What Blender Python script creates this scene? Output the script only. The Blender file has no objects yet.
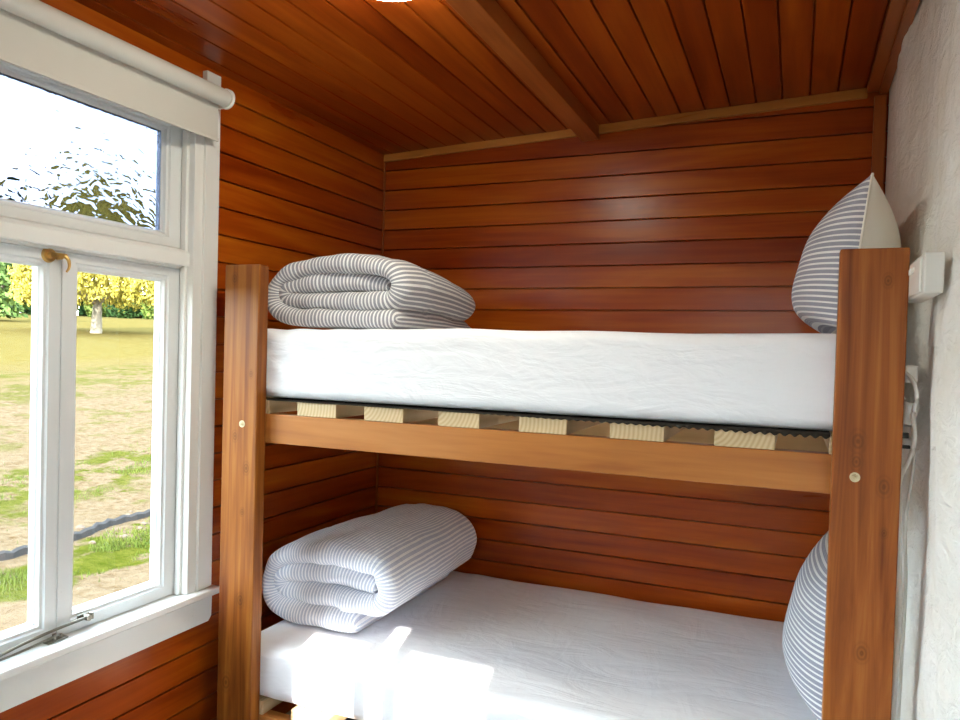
import bpy, bmesh, math, random
from mathutils import Vector, Matrix, noise
random.seed(7)
PI = math.pi
scn = bpy.context.scene
col = scn.collection

# ---------------------------------------------------------------- camera
def make_camera():
    yaw, pitch, roll, f = 0.4009, -0.0228, 0.0279, 739.0
    fwd = Vector((-math.sin(yaw), math.cos(yaw), 0)); right = Vector((math.cos(yaw), math.sin(yaw), 0)); up = Vector((0, 0, 1))
    f2 = math.cos(pitch)*fwd + math.sin(pitch)*up
    u2 = -math.sin(pitch)*fwd + math.cos(pitch)*up
    r3 = math.cos(roll)*right + math.sin(roll)*u2
    u3 = -math.sin(roll)*right + math.cos(roll)*u2
    cam = bpy.data.objects.new('camera', bpy.data.cameras.new('camera'))
    col.objects.link(cam)
    m = Matrix((r3, u3, -f2)).transposed().to_4x4()
    m.translation = Vector((1.8625, 0, 1.5))
    cam.matrix_world = m
    cam.data.sensor_width = 36; cam.data.lens = f/960*36
    cam.data.shift_x = -1.77/960; cam.data.shift_y = 8.83/960
    cam.data.clip_start = 0.02; cam.data.clip_end = 500
    scn.camera = cam
make_camera()

# ---------------------------------------------------------------- sky, sun, exposure
SUN_SLOPE = 0.46                                  # drop per metre travelled in +y
SUN_DIR = Vector((-0.25, 1.0, -SUN_SLOPE)).normalized()
world = bpy.data.worlds.new('world'); scn.world = world
world.use_nodes = True
wn = world.node_tree; wn.nodes.clear()
wo = wn.nodes.new('ShaderNodeOutputWorld'); wb = wn.nodes.new('ShaderNodeBackground')
# bright hazy sky: pale blue above, milky towards the horizon, thin white cloud
SKY_LEVEL = 6.8
tc = wn.nodes.new('ShaderNodeTexCoord'); sx = wn.nodes.new('ShaderNodeSeparateXYZ'); wn.links.new(tc.outputs['Generated'], sx.inputs[0])
grad = wn.nodes.new('ShaderNodeValToRGB'); wn.links.new(sx.outputs[2], grad.inputs[0])
ge = grad.color_ramp.elements; ge[0].position = 0.0; ge[0].color = (0.82, 0.97, 1.0, 1); ge[1].position = 0.8; ge[1].color = (0.42, 0.67, 1.0, 1)
cn = wn.nodes.new('ShaderNodeTexNoise'); cn.inputs['Scale'].default_value = 3.0; cn.inputs['Detail'].default_value = 6; wn.links.new(tc.outputs['Generated'], cn.inputs['Vector'])
cr = wn.nodes.new('ShaderNodeValToRGB'); wn.links.new(cn.outputs[0], cr.inputs[0]); cr.color_ramp.elements[0].position = 0.42; cr.color_ramp.elements[1].position = 0.62
cm = wn.nodes.new('ShaderNodeMix'); cm.data_type = 'RGBA'; wn.links.new(cr.outputs[0], cm.inputs[0]); wn.links.new(grad.outputs[0], cm.inputs[6]); cm.inputs[7].default_value = (0.94, 1.0, 0.97, 1)
wn.links.new(cm.outputs[2], wb.inputs[0]); wn.links.new(wb.outputs[0], wo.inputs[0])
wb.inputs[1].default_value = SKY_LEVEL
sun = bpy.data.objects.new('sun', bpy.data.lights.new('sun', 'SUN')); col.objects.link(sun)
sun.data.energy = 10.0; sun.data.angle = math.radians(0.25); sun.data.color = (1.0, 0.97, 0.93)
sun.rotation_euler = SUN_DIR.to_track_quat('-Z', 'Y').to_euler()
scn.view_settings.view_transform = 'Standard'; scn.view_settings.look = 'None'
scn.view_settings.exposure = 1.34; scn.view_settings.gamma = 1.0; scn.view_settings.use_curve_mapping = False
scn.cycles.max_bounces = 14; scn.cycles.diffuse_bounces = 8; scn.cycles.transparent_max_bounces = 24
scn.cycles.sample_clamp_indirect = 8

# ---------------------------------------------------------------- node helpers
class NT:
    def __init__(s, name):
        s.m = bpy.data.materials.new(name); s.m.use_nodes = True
        s.t = s.m.node_tree; s.t.nodes.clear()
        s.out = s.t.nodes.new('ShaderNodeOutputMaterial')
    def n(s, typ, **kw):
        nd = s.t.nodes.new(typ)
        for k, v in kw.items():
            if k == 'ins':
                for kk, vv in v.items():
                    if isinstance(vv, bpy.types.NodeSocket): s.t.links.new(vv, nd.inputs[kk])
                    else: nd.inputs[kk].default_value = vv
            else: setattr(nd, k, v)
        return nd
    def math(s, op, a, b=None, c=None, clamp=False):
        ins = {0: a}
        if b is not None: ins[1] = b
        if c is not None: ins[2] = c
        nd = s.n('ShaderNodeMath', operation=op, ins=ins); nd.use_clamp = clamp
        return nd.outputs[0]
    def ramp(s, fac, stops):
        nd = s.n('ShaderNodeValToRGB', ins={0: fac}); e = nd.color_ramp.elements
        while len(e) < len(stops): e.new(0.5)
        for i, (p, c) in enumerate(stops):
            e[i].position = p; e[i].color = (*c, 1) if len(c) == 3 else c
        return nd.outputs[0]
    def mix(s, fac, a, b, blend='MIX'):
        nd = s.n('ShaderNodeMix', data_type='RGBA', blend_type=blend)
        for sock, v in ((nd.inputs[0], fac), (nd.inputs[6], a), (nd.inputs[7], b)):
            if isinstance(v, bpy.types.NodeSocket): s.t.links.new(v, sock)
            elif isinstance(v, (tuple, list)): sock.default_value = (*v[:3], 1)
            else: sock.default_value = v
        return nd.outputs[2]
    def noise(s, vec, scale, detail=4, rough=0.55, dist=0.0):
        ins = {'Scale': scale, 'Detail': detail, 'Roughness': rough, 'Distortion': dist}
        if vec is not None: ins['Vector'] = vec
        return s.n('ShaderNodeTexNoise', ins=ins).outputs[0]
    def mapping(s, vec, scale=(1, 1, 1), loc=(0, 0, 0), rot=(0, 0, 0)):
        return s.n('ShaderNodeMapping', ins={'Vector': vec, 'Scale': scale, 'Location': loc, 'Rotation': rot}).outputs[0]
    def obj(s): return s.n('ShaderNodeTexCoord').outputs['Object']
    def uv(s): return s.n('ShaderNodeTexCoord').outputs['UV']
    def bump(s, h, strength=0.2, dist=0.01):
        return s.n('ShaderNodeBump', ins={'Height': h, 'Strength': strength, 'Distance': dist}).outputs[0]
    def pbr(s, colour, rough=0.5, normal=None, **kw):
        ins = {'Base Color': (*colour, 1) if isinstance(colour, tuple) and len(colour) == 3 else colour, 'Roughness': rough}
        if normal is not None: ins['Normal'] = normal
        for k, v in kw.items(): ins[k.replace('_', ' ')] = v
        b = s.n('ShaderNodeBsdfPrincipled', ins=ins)
        s.t.links.new(b.outputs[0], s.out.inputs[0]); return s.m

def simple(name, c, rough=0.5, bump=0.0, bscale=40, **kw):
    t = NT(name); nrm = None
    if rough >= 0.8: kw.setdefault('Specular_IOR_Level', 0.1)
    if bump: nrm = t.bump(t.noise(t.obj(), bscale), bump, 0.003)
    return t.pbr(c, rough, nrm, **kw)

def wood(name, along, dark, mid, light, pitch=None, across=None, origin=0.0, rough=0.30, coat=0.04, knots=(), grain=1.0, seed=0.0, vary=0.5, gw=0.30):
    """stained timber; grain runs along an axis, boards repeat with a pitch across another axis"""
    t = NT(name); co = t.obj()
    sc = [34.0, 34.0, 34.0]; sc['xyz'.index(along)] = 1.3
    if pitch:
        sep = t.n('ShaderNodeSeparateXYZ', ins={0: co})
        k = t.math('FLOOR', t.math('DIVIDE', t.math('SUBTRACT', sep.outputs['XYZ'.index(across.upper())], origin), pitch))
        wnz = t.n('ShaderNodeTexWhiteNoise', noise_dimensions='1D', ins={'W': t.math('ADD', k, seed+0.5)})
        off = wnz.outputs[0]
        vec = t.n('ShaderNodeVectorMath', operation='ADD', ins={0: co, 1: t.n('ShaderNodeVectorMath', operation='SCALE', ins={0: wnz.outputs[1], 'Scale': 7.0}).outputs[0]}).outputs[0]
    else: off = None; vec = co
    g1 = t.noise(t.mapping(vec, tuple(sc), (seed, seed*2, 0)), grain, 5, 0.6, 0.8)
    sb = [9.0, 9.0, 9.0]; sb['xyz'.index(along)] = 1.0
    g2 = t.noise(t.mapping(vec, tuple(sb), (seed*3, 1, seed)), 1.0, 3, 0.5, 1.2)
    fac = t.math('ADD', t.math('MULTIPLY', g1, gw), t.math('MULTIPLY', g2, 0.62))
    fac = t.math('ADD', fac, 0.5*(1-gw-0.62)+0.03)
    if off is not None: fac = t.math('ADD', fac, t.math('MULTIPLY', t.math('SUBTRACT', off, 0.5), vary))
    c = t.ramp(fac, [(0.30, dark), (0.55, mid), (0.80, light)])
    if knots:
        sp = t.n('ShaderNodeSeparateXYZ', ins={0: co}); wob = t.math('MULTIPLY', t.math('SUBTRACT', t.noise(co, 30, 2), 0.5), 0.5)
        for kx, kz, kr in knots:
            dx = t.math('DIVIDE', t.math('SUBTRACT', sp.outputs[0], kx), kr); dz = t.math('DIVIDE', t.math('SUBTRACT', sp.outputs[2], kz), kr*1.5)
            d = t.math('ADD', t.math('SQRT', t.math('ADD', t.math('MULTIPLY', dx, dx), t.math('MULTIPLY', dz, dz))), wob)
            m = t.n('ShaderNodeMapRange', ins={0: d, 1: 2.2, 2: 0.5}).outputs[0]
            ring = t.math('ADD', 0.34, t.math('MULTIPLY', t.math('SINE', t.math('MULTIPLY', d, 8.0)), 0.20))
            c = t.mix(t.math('MULTIPLY', m, ring), c, tuple(x*0.3 for x in dark))
    nrm = t.bump(g1, 0.10, 0.002)
    return t.pbr(c, t.math('ADD', t.math('MULTIPLY', g2, 0.12), rough-0.06), nrm, Coat_Weight=coat, Coat_Roughness=0.2, Specular_IOR_Level=0.30)

# ---------------------------------------------------------------- materials
P = 0.0955; Z0 = 1.6921
RD, RM, RL = (0.19, 0.017, 0.0005), (0.37, 0.060, 0.002), (0.55, 0.145, 0.007)
M = {}
M['wall_x'] = wood('varnished_boards_back', 'x', RD, RM, RL, P, 'z', Z0, seed=1.0, vary=0.24, gw=0.36)
M['wall_y'] = wood('varnished_boards_left', 'y', RD, RM, RL, P, 'z', Z0, seed=4.0, vary=0.22, gw=0.36)
M['ceil'] = wood('varnished_boards_ceiling', 'y', (0.16, 0.016, 0.0006), (0.31, 0.050, 0.003), (0.45, 0.10, 0.008), 0.0962, 'x', 1.205, seed=9.0, vary=0.18, gw=0.36)
M['trim_x'] = wood('trim_timber_x', 'x', (0.30, 0.09, 0.015), (0.52, 0.21, 0.04), (0.68, 0.34, 0.09), seed=2.0)
M['trim_y'] = wood('trim_timber_y', 'y', (0.20, 0.045, 0.008), (0.36, 0.10, 0.02), (0.48, 0.17, 0.04), seed=3.0)
M['trim_z'] = wood('trim_timber_z', 'z', (0.20, 0.045, 0.008), (0.34, 0.09, 0.018), (0.46, 0.15, 0.035), seed=5.0)
M['post_l'] = wood('post_timber_left', 'z', (0.13, 0.028, 0.004), (0.29, 0.092, 0.013), (0.44, 0.175, 0.032), rough=0.42, coat=0.0, gw=0.85, knots=((.045, 1.407, .006), (-.016, 1.199, .008), (.033, 1.096, .009), (-.033, .371, .013), (.019, .656, .010), (-.03, 1.72, .008), (.02, 0.95, .006)), seed=11.0)
M['post_r'] = wood('post_timber_right', 'z', (0.15, 0.028, 0.004), (0.33, 0.092, 0.013), (0.50, 0.185, 0.035), rough=0.45, coat=0.0, gw=0.85, knots=((-.019, 1.316, .011), (-.021, 1.268, .008), (.038, 1.214, .010), (.042, 1.107, .005), (.006, .820, .010), (.03, 1.69, .007)), seed=23.0)
M['rail'] = wood('rail_timber', 'x', (0.26, 0.072, 0.012), (0.45, 0.165, 0.034), (0.60, 0.27, 0.080), rough=0.4, coat=0.2, seed=6.0)
M['ledger'] = wood('ledger_timber', 'x', (0.50, 0.29, 0.11), (0.62, 0.40, 0.18), (0.74, 0.53, 0.28), rough=0.6, coat=0.0, seed=8.0)
M['floor'] = simple('grey_carpet', (0.36, 0.37, 0.38), 0.95, 0.6, 300)

def slat_material():
    t = NT('raw_pine'); co = t.obj()
    rnd = t.n('ShaderNodeObjectInfo').outputs['Random']
    off = t.n('ShaderNodeCombineXYZ', ins={0: t.math('MULTIPLY', rnd, 0.08), 2: t.math('SUBTRACT', t.math('MULTIPLY', rnd, 0.06), 0.09)}).outputs[0]
    v = t.n('ShaderNodeVectorMath', operation='ADD', ins={0: t.mapping(co, (1, 0.05, 1)), 1: off}).outputs[0]
    w = t.n('ShaderNodeTexWave', wave_type='RINGS', rings_direction='SPHERICAL', ins={'Vector': v, 'Scale': 26.0, 'Distortion': 1.2, 'Detail': 2.0, 'Detail Scale': 1.0})
    c = t.ramp(w.outputs[1], [(0.0, (0.56, 0.38, 0.19)), (0.5, (0.64, 0.46, 0.25)), (1.0, (0.68, 0.52, 0.30))])
    return t.pbr(c, 0.6)
M['slat'] = slat_material()

def paint(name, c, rough=0.35):
    t = NT(name); co = t.obj()
    n = t.noise(co, 9, 5, 0.6)
    spots = t.ramp(t.noise(co, 70, 3, 0.6), [(0.70, (0, 0, 0)), (0.76, (1, 1, 1))])
    cc = t.mix(n, tuple(x*0.95 for x in c), c)
    cc = t.mix(t.math('MULTIPLY', spots, 0.25), cc, tuple(x*0.62 for x in c))
    return t.pbr(cc, rough, t.bump(t.noise(co, 60, 3), 0.06, 0.002))
M['paint'] = paint('white_gloss_paint', (0.80, 0.79, 0.75))
M['sash'] = paint('white_sash_paint', (0.74, 0.75, 0.74))
M['brass'] = simple('aged_brass', (0.62, 0.40, 0.14), 0.32, 0.3, 90, Metallic=1.0)
M['steel'] = simple('tarnished_steel', (0.22, 0.20, 0.16), 0.38, 0.3, 90, Metallic=1.0)
M['zinc'] = simple('zinc_bolt', (0.62, 0.52, 0.34), 0.35, 0.4, 120, Metallic=1.0)
M['blind'] = simple('blind_fabric', (0.60, 0.57, 0.51), 0.75, 0.1, 600)
M['blind_tube'] = simple('blind_tube', (0.70, 0.66, 0.58), 0.5)
M['plastic'] = simple('white_plastic', (0.82, 0.80, 0.74), 0.4)
M['cable'] = simple('white_cable', (0.72, 0.70, 0.64), 0.5)
M['black'] = simple('black_plastic', (0.02, 0.02, 0.02), 0.5)

def glass_clear():
    t = NT('clear_glass')
    tr = t.n('ShaderNodeBsdfTransparent', ins={0: (0.97, 0.985, 0.975, 1)})
    gl = t.n('ShaderNodeBsdfGlossy', ins={'Roughness': 0.02})
    fr = t.n('ShaderNodeFresnel', ins={0: 1.35})
    mx = t.n('ShaderNodeMixShader', ins={0: t.math('MULTIPLY', fr.outputs[0], 0.6), 1: tr.outputs[0], 2: gl.outputs[0]})
    t.t.links.new(mx.outputs[0], t.out.inputs[0]); return t.m
M['glass'] = glass_clear()
def glass_obscure():
    t = NT('obscured_glass'); co = t.obj()
    v = t.mapping(co, (1, 0.62, 1.0))
    h = t.math('ADD', t.noise(v, 30, 1, 0.4, 0.8), t.math('MULTIPLY', t.noise(v, 60, 0, 0.4, 0.5), 0.12))
    nrm = t.bump(h, 0.5, 0.009)
    g = t.n('ShaderNodeBsdfGlass', ins={'Color': (0.31, 0.33, 0.40, 1), 'Roughness': 0.03, 'IOR': 1.42, 'Normal': nrm})
    t.t.links.new(g.outputs[0], t.out.inputs[0]); return t.m
M['obscure'] = glass_obscure()

def sheet():
    t = NT('white_cotton_sheet'); co = t.obj()
    a = t.noise(t.mapping(co, (1.2, 3.2, 5), rot=(0, 0, 0.5)), 3.0, 5, 0.55, 1.4)
    b = t.noise(t.mapping(co, (3, 1.4, 6), rot=(0.6, 0, -0.9)), 2.6, 4, 0.5, 2.2)
    h = t.math('ADD', a, t.math('MULTIPLY', b, 0.6))
    return t.pbr((0.88, 0.88, 0.91), 0.85, t.bump(h, 0.34, 0.016))
M['sheet'] = sheet()

def ticking(name, base, band, thin, pitch=0.0165, line=0.26):
    """striped cotton: bands with thin white lines; stripes are lines of constant UV x (metres)"""
    t = NT(name); sep = t.n('ShaderNodeSeparateXYZ', ins={0: t.uv()}); u = sep.outputs[0]
    wob = t.noise(t.mapping(t.uv(), (6, 2.0, 1)), 1.0, 2)
    u = t.math('ADD', u, t.math('MULTIPLY', wob, 0.004))
    q = t.math('DIVIDE', u, pitch); fr = t.math('FRACT', q)
    kk = t.n('ShaderNodeTexWhiteNoise', noise_dimensions='1D', ins={'W': t.math('FLOOR', q)}).outputs[0]
    white = t.math('LESS_THAN', fr, t.math('ADD', line, t.math('MULTIPLY', kk, 0.16)))
    fine = t.math('LESS_THAN', t.math('FRACT', t.math('MULTIPLY', q, 5.0)), 0.35)
    bandc = t.mix(t.math('MULTIPLY', fine, 0.6), band, thin)
    tone = t.noise(t.mapping(t.uv(), (3, 60, 1)), 1.0, 3)
    bandc = t.mix(t.math('MULTIPLY', tone, 0.5), bandc, tuple(x*0.8 for x in band))
    c = t.mix(white, bandc, base)
    weave = t.noise(t.obj(), 900, 2)
    puck = t.noise(t.obj(), 16, 4, 0.55, 0.6)
    return t.pbr(c, 0.85, t.bump(t.math('ADD', puck, t.math('MULTIPLY', weave, 0.05)), 0.35, 0.02), Sheen_Weight=0.15)
M['duvet_up'] = ticking('ticking_grey', (0.84, 0.83, 0.83), (0.28, 0.28, 0.32), (0.58, 0.57, 0.60), pitch=0.0135, line=0.34)
M['duvet_lo'] = ticking('ticking_pale_blue', (0.92, 0.92, 0.94), (0.56, 0.59, 0.72), (0.84, 0.86, 0.92), pitch=0.0125, line=0.36)
M['pillow'] = ticking('ticking_pillow', (0.86, 0.86, 0.86), (0.29, 0.30, 0.38), (0.66, 0.67, 0.72), pitch=0.019, line=0.30)
M['cream'] = simple('cream_cotton', (0.88, 0.85, 0.76), 0.85, 0.25, 14)

def plaster():
    t = NT('rough_white_plaster'); co = t.obj()
    n = t.noise(t.mapping(co, (1, 0.42, 0.8), rot=(0.5, 0, 0)), 22, 7, 0.62, 1.0)
    n2 = t.noise(co, 5, 4, 0.5)
    c = t.ramp(n2, [(0.3, (0.89, 0.87, 0.80)), (0.6, (0.94, 0.935, 0.90))])
    return t.pbr(c, 0.75, t.bump(t.math('ADD', n, t.math('MULTIPLY', n2, 0.8)), 0.75, 0.03))
M['plaster'] = plaster()

def ground():
    t = NT('dry_paddock'); GK = (0.118, 0.102, 0.067); co = t.obj(); sep = t.n('ShaderNodeSeparateXYZ', ins={0: co}); x = sep.outputs[0]
    n = t.noise(co, 1.1, 6, 0.62); nf = t.noise(co, 9, 6, 0.7); big = t.noise(t.mapping(co, (0.6, 0.14, 1)), 0.5, 5, 0.6)
    earth = t.ramp(nf, [(0.3, (0.42, 0.29, 0.20)), (0.48, (0.66, 0.54, 0.48)), (0.7, (0.82, 0.70, 0.68))])
    dry = t.ramp(t.noise(t.mapping(co, (1, 1, 1)), 3.0, 7, 0.75), [(0.3, (0.48, 0.39, 0.15)), (0.52, (0.60, 0.53, 0.25)), (0.75, (0.70, 0.63, 0.38))])
    green = t.ramp(nf, [(0.3, (0.18, 0.28, 0.03)), (0.6, (0.36, 0.44, 0.08)), (0.8, (0.58, 0.56, 0.20))])
    # distance from the hut in metres, wobbled
    dd = t.math('ADD', t.math('MULTIPLY', x, -1.0), t.math('MULTIPLY', t.math('SUBTRACT', n, 0.5), 3.2))
    far = t.n('ShaderNodeMapRange', ins={0: dd, 1: 14.0, 2: 22.0}).outputs[0]
    c = t.mix(far, earth, dry)
    def belt(c0, w, thr, amt):
        d = t.math('ABSOLUTE', t.math('SUBTRACT', dd, c0))
        m = t.math('MULTIPLY', t.math('LESS_THAN', d, w), 1.0)
        m = t.n('ShaderNodeMapRange', ins={0: d, 1: w, 2: w*0.6}).outputs[0]
        g = t.ramp(t.noise(co, 1.7, 6, 0.7), [(thr, (0, 0, 0)), (thr+0.08, (1, 1, 1))])
        return t.math('MULTIPLY', t.math('MULTIPLY', m, g), amt)
    for c0, w, thr, amt in ((4.35, 0.55, 0.30, 0.95), (7.6, 1.3, 0.44, 0.85), (11.2, 1.6, 0.50, 0.5), (16.5, 3.4, 0.46, 0.6)):
        c = t.mix(belt(c0, w, thr, amt), c, green)
    c = t.mix(1.0, c, GK, 'MULTIPLY')
    return t.pbr(c, 0.95, t.bump(nf, 0.9, 0.06), Specular_IOR_Level=0.0)
M['ground'] = ground()
def leafy(name, a, b, c=None):
    t = NT(name); rnd = t.noise(t.obj(), 1.3, 3); r2 = t.noise(t.obj(), 40, 1)
    f = t.math('ADD', t.math('MULTIPLY', rnd, 0.6), t.math('MULTIPLY', r2, 0.4))
    return t.pbr(t.ramp(f, [(0.35, a), (0.65, b)]), 0.75, Specular_IOR_Level=0.05)
M['willow'] = leafy('yellow_willow_leaves', (0.16, 0.13, 0.015), (0.42, 0.34, 0.07))
M['conifer'] = leafy('dark_conifer_needles', (0.008, 0.022, 0.006), (0.030, 0.06, 0.015))
M['pine'] = leafy('young_pine_needles', (0.05, 0.09, 0.02), (0.13, 0.18, 0.05))
M['hedge'] = leafy('hedge_leaves', (0.03, 0.055, 0.008), (0.11, 0.14, 0.03))
M['bark'] = simple('pale_bark', (0.16, 0.135, 0.10), 0.9, 0.8, 8)
M['grass'] = leafy('grass_blades', (0.030, 0.050, 0.006), (0.070, 0.085, 0.016))
M['stone'] = simple('field_stone', (0.075, 0.055, 0.04), 0.9, 0.8, 20)
M['edging'] = simple('weathered_edging', (0.022, 0.020, 0.019), 0.8, 0.5, 20)
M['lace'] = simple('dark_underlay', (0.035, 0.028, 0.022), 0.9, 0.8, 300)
M['postw'] = simple('fence_post_timber', (0.14, 0.13, 0.11), 0.8)
def emit(name, c, s):
    t = NT(name); e = t.n('ShaderNodeEmission', ins={0: (*c, 1), 1: s}); t.t.links.new(e.outputs[0], t.out.inputs[0]); return t.m
M['lampshade'] = emit('lit_opal_shade', (1.0, 1.0, 0.84), 20.0)

# ---------------------------------------------------------------- object helpers
def tag(o, label=None, cat=None, group=None, kind=None):
    if label: o['label'] = label
    if cat: o['category'] = cat
    if group: o['group'] = group
    if kind: o['kind'] = kind
    return o
def link(name, bm, mat, parent=None, smooth=False, loc=None, kind=None):
    me = bpy.data.meshes.new(name); bmesh.ops.recalc_face_normals(bm, faces=bm.faces); bm.to_mesh(me); bm.free()
    if smooth:
        for p in me.polygons: p.use_smooth = True
    o = bpy.data.objects.new(name, me); col.objects.link(o)
    for m in (mat if isinstance(mat, (list, tuple)) else [mat]): me.materials.append(m)
    if loc is not None:
        me.transform(Matrix.Translation(-Vector(loc)))
        o.location = loc
    if parent is not None:
        o.parent = parent
        if loc is not None: o.location = Vector(loc) - parent.matrix_basis.translation
        else: me.transform(Matrix.Translation(-parent_world(parent)))
    if kind: o['kind'] = kind
    return o
def parent_world(p):
    v = Vector(p.matrix_basis.translation)
    while p.parent is not None:
        p = p.parent; v += p.matrix_basis.translation
    return v
def empty(name, loc, label=None, cat=None, group=None, kind=None):
    o = bpy.data.objects.new(name, None); col.objects.link(o); o.location = loc; o.empty_display_size = 0.1
    return tag(o, label, cat, group, kind)
def box(bm, a, b, bev=0.0, seg=2):
    a, b = Vector(a), Vector(b)
    r = bmesh.ops.create_cube(bm, size=1.0, matrix=Matrix.Translation((a+b)/2) @ Matrix.Diagonal((*(b-a), 1)))
    if bev:
        es = list({e for v in r['verts'] for e in v.link_edges})
        bmesh.ops.bevel(bm, geom=es, offset=bev, segments=seg, affect='EDGES', profile=0.5)
def boxbm(a, b, bev=0.0, seg=2):
    bm = bmesh.new(); box(bm, a, b, bev, seg); return bm
def cyl(bm, a, b, r, r2=None, seg=24, cap=True):
    a, b = Vector(a), Vector(b); d = b-a; q = d.to_track_quat('Z', 'Y').to_matrix().to_4x4()
    bmesh.ops.create_cone(bm, cap_ends=cap, segments=seg, radius1=r, radius2=r if r2 is None else r2, depth=d.length, matrix=Matrix.Translation((a+b)/2) @ q)
def tube(bm, pts, r, seg=10, closed=False):
    """smooth tube through points (Catmull-Rom)"""
    P_ = catmull([Vector(p) for p in pts], 8)
    rings = []; up = Vector((0, 0, 1))
    for i, p in enumerate(P_):
        t = (P_[min(i+1, len(P_)-1)] - P_[max(i-1, 0)]).normalized()
        if abs(t.dot(up)) > 0.98: s = t.cross(Vector((1, 0, 0))).normalized()
        else: s = t.cross(up).normalized()
        n = s.cross(t)
        rr = r(i/(len(P_)-1)) if callable(r) else r
        rings.append([bm.verts.new(p + rr*(math.cos(a)*s + math.sin(a)*n)) for a in [2*PI*k/seg for k in range(seg)]])
    for i in range(len(rings)-1):
        for k in range(seg): bm.faces.new((rings[i][k], rings[i][(k+1) % seg], rings[i+1][(k+1) % seg], rings[i+1][k]))
    bm.faces.new(rings[0][::-1]); bm.faces.new(rings[-1])
def catmull(p, n):
    out = []
    for i in range(len(p)-1):
        p0 = p[i-1] if i else p[0]*2-p[1]; p3 = p[i+2] if i+2 < len(p) else p[-1]*2-p[-2]
        for k in range(n):
            t = k/n
            out.append(0.5*((2*p[i]) + (p[i+1]-p0)*t + (2*p0-5*p[i]+4*p[i+1]-p3)*t*t + (3*p[i]-p0-3*p[i+1]+p3)*t**3))
    out.append(p[-1]); return out

# ---------------------------------------------------------------- room shell
W, YB, YF0 = 2.15, 3.1175, -1.2
CZ = lambda x: 2.436 + 0.0419*x
def boards(bm, spans, along, face, inward, zlist):
    """horizontal T&G boards; spans(z0,z1) -> list of (a,b) extents; face coordinate; inward = +-1"""
    for z0, z1 in zlist:
        for a, b in spans(z0, z1):
            pts = [(z0+.0028, -.018), (z0+.0030, -.0015), (z0+.0045, 0), (z1-.0045, 0), (z1-.0030, -.0015), (z1-.0028, -.018)]
            def mk(u, zz, dd, end):
                h = face + inward*dd
                if along == 'x': return bm.verts.new((u, h, zz))
                return bm.verts.new((h, u, zz))
            va = [mk(a, zz, dd, 0) for zz, dd in pts]; vb = [mk(b, zz, dd, 1) for zz, dd in pts]
            for k in range(5): bm.faces.new((va[k], vb[k], vb[k+1], va[k+1]))
zl = []
z = Z0 - 18*P
while z < 2.6: zl.append((z, z+P)); z += P
zl = [(max(a, 0), b) for a, b in zl if b > 0]
# back wall (boards + backing)
bm = bmesh.new(); boards(bm, lambda a, b: [(-0.02, W+0.03)], 'x', YB, -1, zl)
box(bm, (-0.1, YB+0.018, -0.02), (W+0.1, YB+0.08, 2.62)); link('wall_back', bm, M['wall_x'], kind='structure')
# left wall with the window opening
OY0, OY1, OZ0, OZ1 = 1.02, 1.93, 0.64, 2.29
VY0, VY1 = -0.10, 0.80
def lspans(z0, z1):
    if z1 > OZ0 and z0 < OZ1: return [(YF0, VY0), (VY1, OY0), (OY1, YB)]
    return [(YF0, YB)]
bm = bmesh.new(); boards(bm, lspans, 'y', 0.0, 1, zl)
for a, b, c, d in ((YF0-.08, VY0, -0.02, 2.62), (VY0, VY1, -0.02, OZ0), (VY0, VY1, OZ1, 2.62), (VY1, OY0, -0.02, 2.62), (OY0, OY1, -0.02, OZ0), (OY0, OY1, OZ1, 2.62), (OY1, YB+.08, -0.02, 2.62)):
    box(bm, (-0.11, a, c), (-0.018, b, d))
link('wall_left', bm, M['wall_y'], kind='structure')
# ceiling boards run along y, plane rises to the right
def cboard(bm, x0, x1, y0, y1):
    pr = [(x0+.0028, .018), (x0+.0030, .0015), (x0+.0045, 0), (x1-.0045, 0), (x1-.0030, .0015), (x1-.0028, .018)]
    va = [bm.verts.new((x, y0, CZ(x)+h)) for x, h in pr]; vb = [bm.verts.new((x, y1, CZ(x)+h)) for x, h in pr]
    for k in range(5): bm.faces.new((va[k], vb[k], vb[k+1], va[k+1]))
bm = bmesh.new()
for k in range(-13, 11):
    x0 = 1.205 + 0.0962*k; cboard(bm, max(x0, -0.05), min(x0+0.0962, 2.2), YF0-.05, YB+0.02)
vs = [bm.verts.new((x, y, CZ(x)+h)) for h in (0.018, 0.1) for x, y in ((-0.12, YF0-.1), (2.45, YF0-.1), (2.45, YB+.1), (-0.12, YB+.1))]
for f in ((0, 1, 2, 3), (7, 6, 5, 4), (0, 4, 5, 1), (1, 5, 6, 2), (2, 6, 7, 3), (3, 7, 4, 0)): bm.faces.new([vs[i] for i in f])
link('ceiling', bm, M['ceil'], kind='structure')
link('floor', boxbm((-0.11, YF0-.08, -0.1), (2.4, YB+.08, 0.0)), M['floor'], kind='structure')
# right wall: hand-trowelled plaster over rough block
bm = bmesh.new(); ny, nz = 300, 190; g = []
for i in range(ny+1):
    y = YF0 + (YB+0.02-YF0)*i/ny; row = []
    for j in range(nz+1):
        zz = -0.0 + 2.56*j/nz
        n1 = noise.noise(Vector((y*2.1, zz*1.5, 3.1))); n2 = noise.noise(Vector((y*6.5+zz*2, zz*3.2, 7.7))); n3 = noise.fractal(Vector((y*16+zz*6, zz*9, 1.7)), 0.8, 2.1, 4)
        x = 2.146 - 0.018*n1 - 0.007*n2 - 0.0035*n3 - 0.012*math.exp(-((y-1.72)/0.13)**2 - ((zz-1.05)/0.5)**4)
        x += 0.012*math.exp(-((y-2.1)/0.2)**2)
        if y > 2.75: x = x*(1-(y-2.75)/0.37) + 2.147*(y-2.75)/0.37
        row.append(bm.verts.new((x, y, zz)))
    g.append(row)
for i in range(ny):
    for j in range(nz): bm.faces.new((g[i][j], g[i+1][j], g[i+1][j+1], g[i][j+1]))
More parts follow.
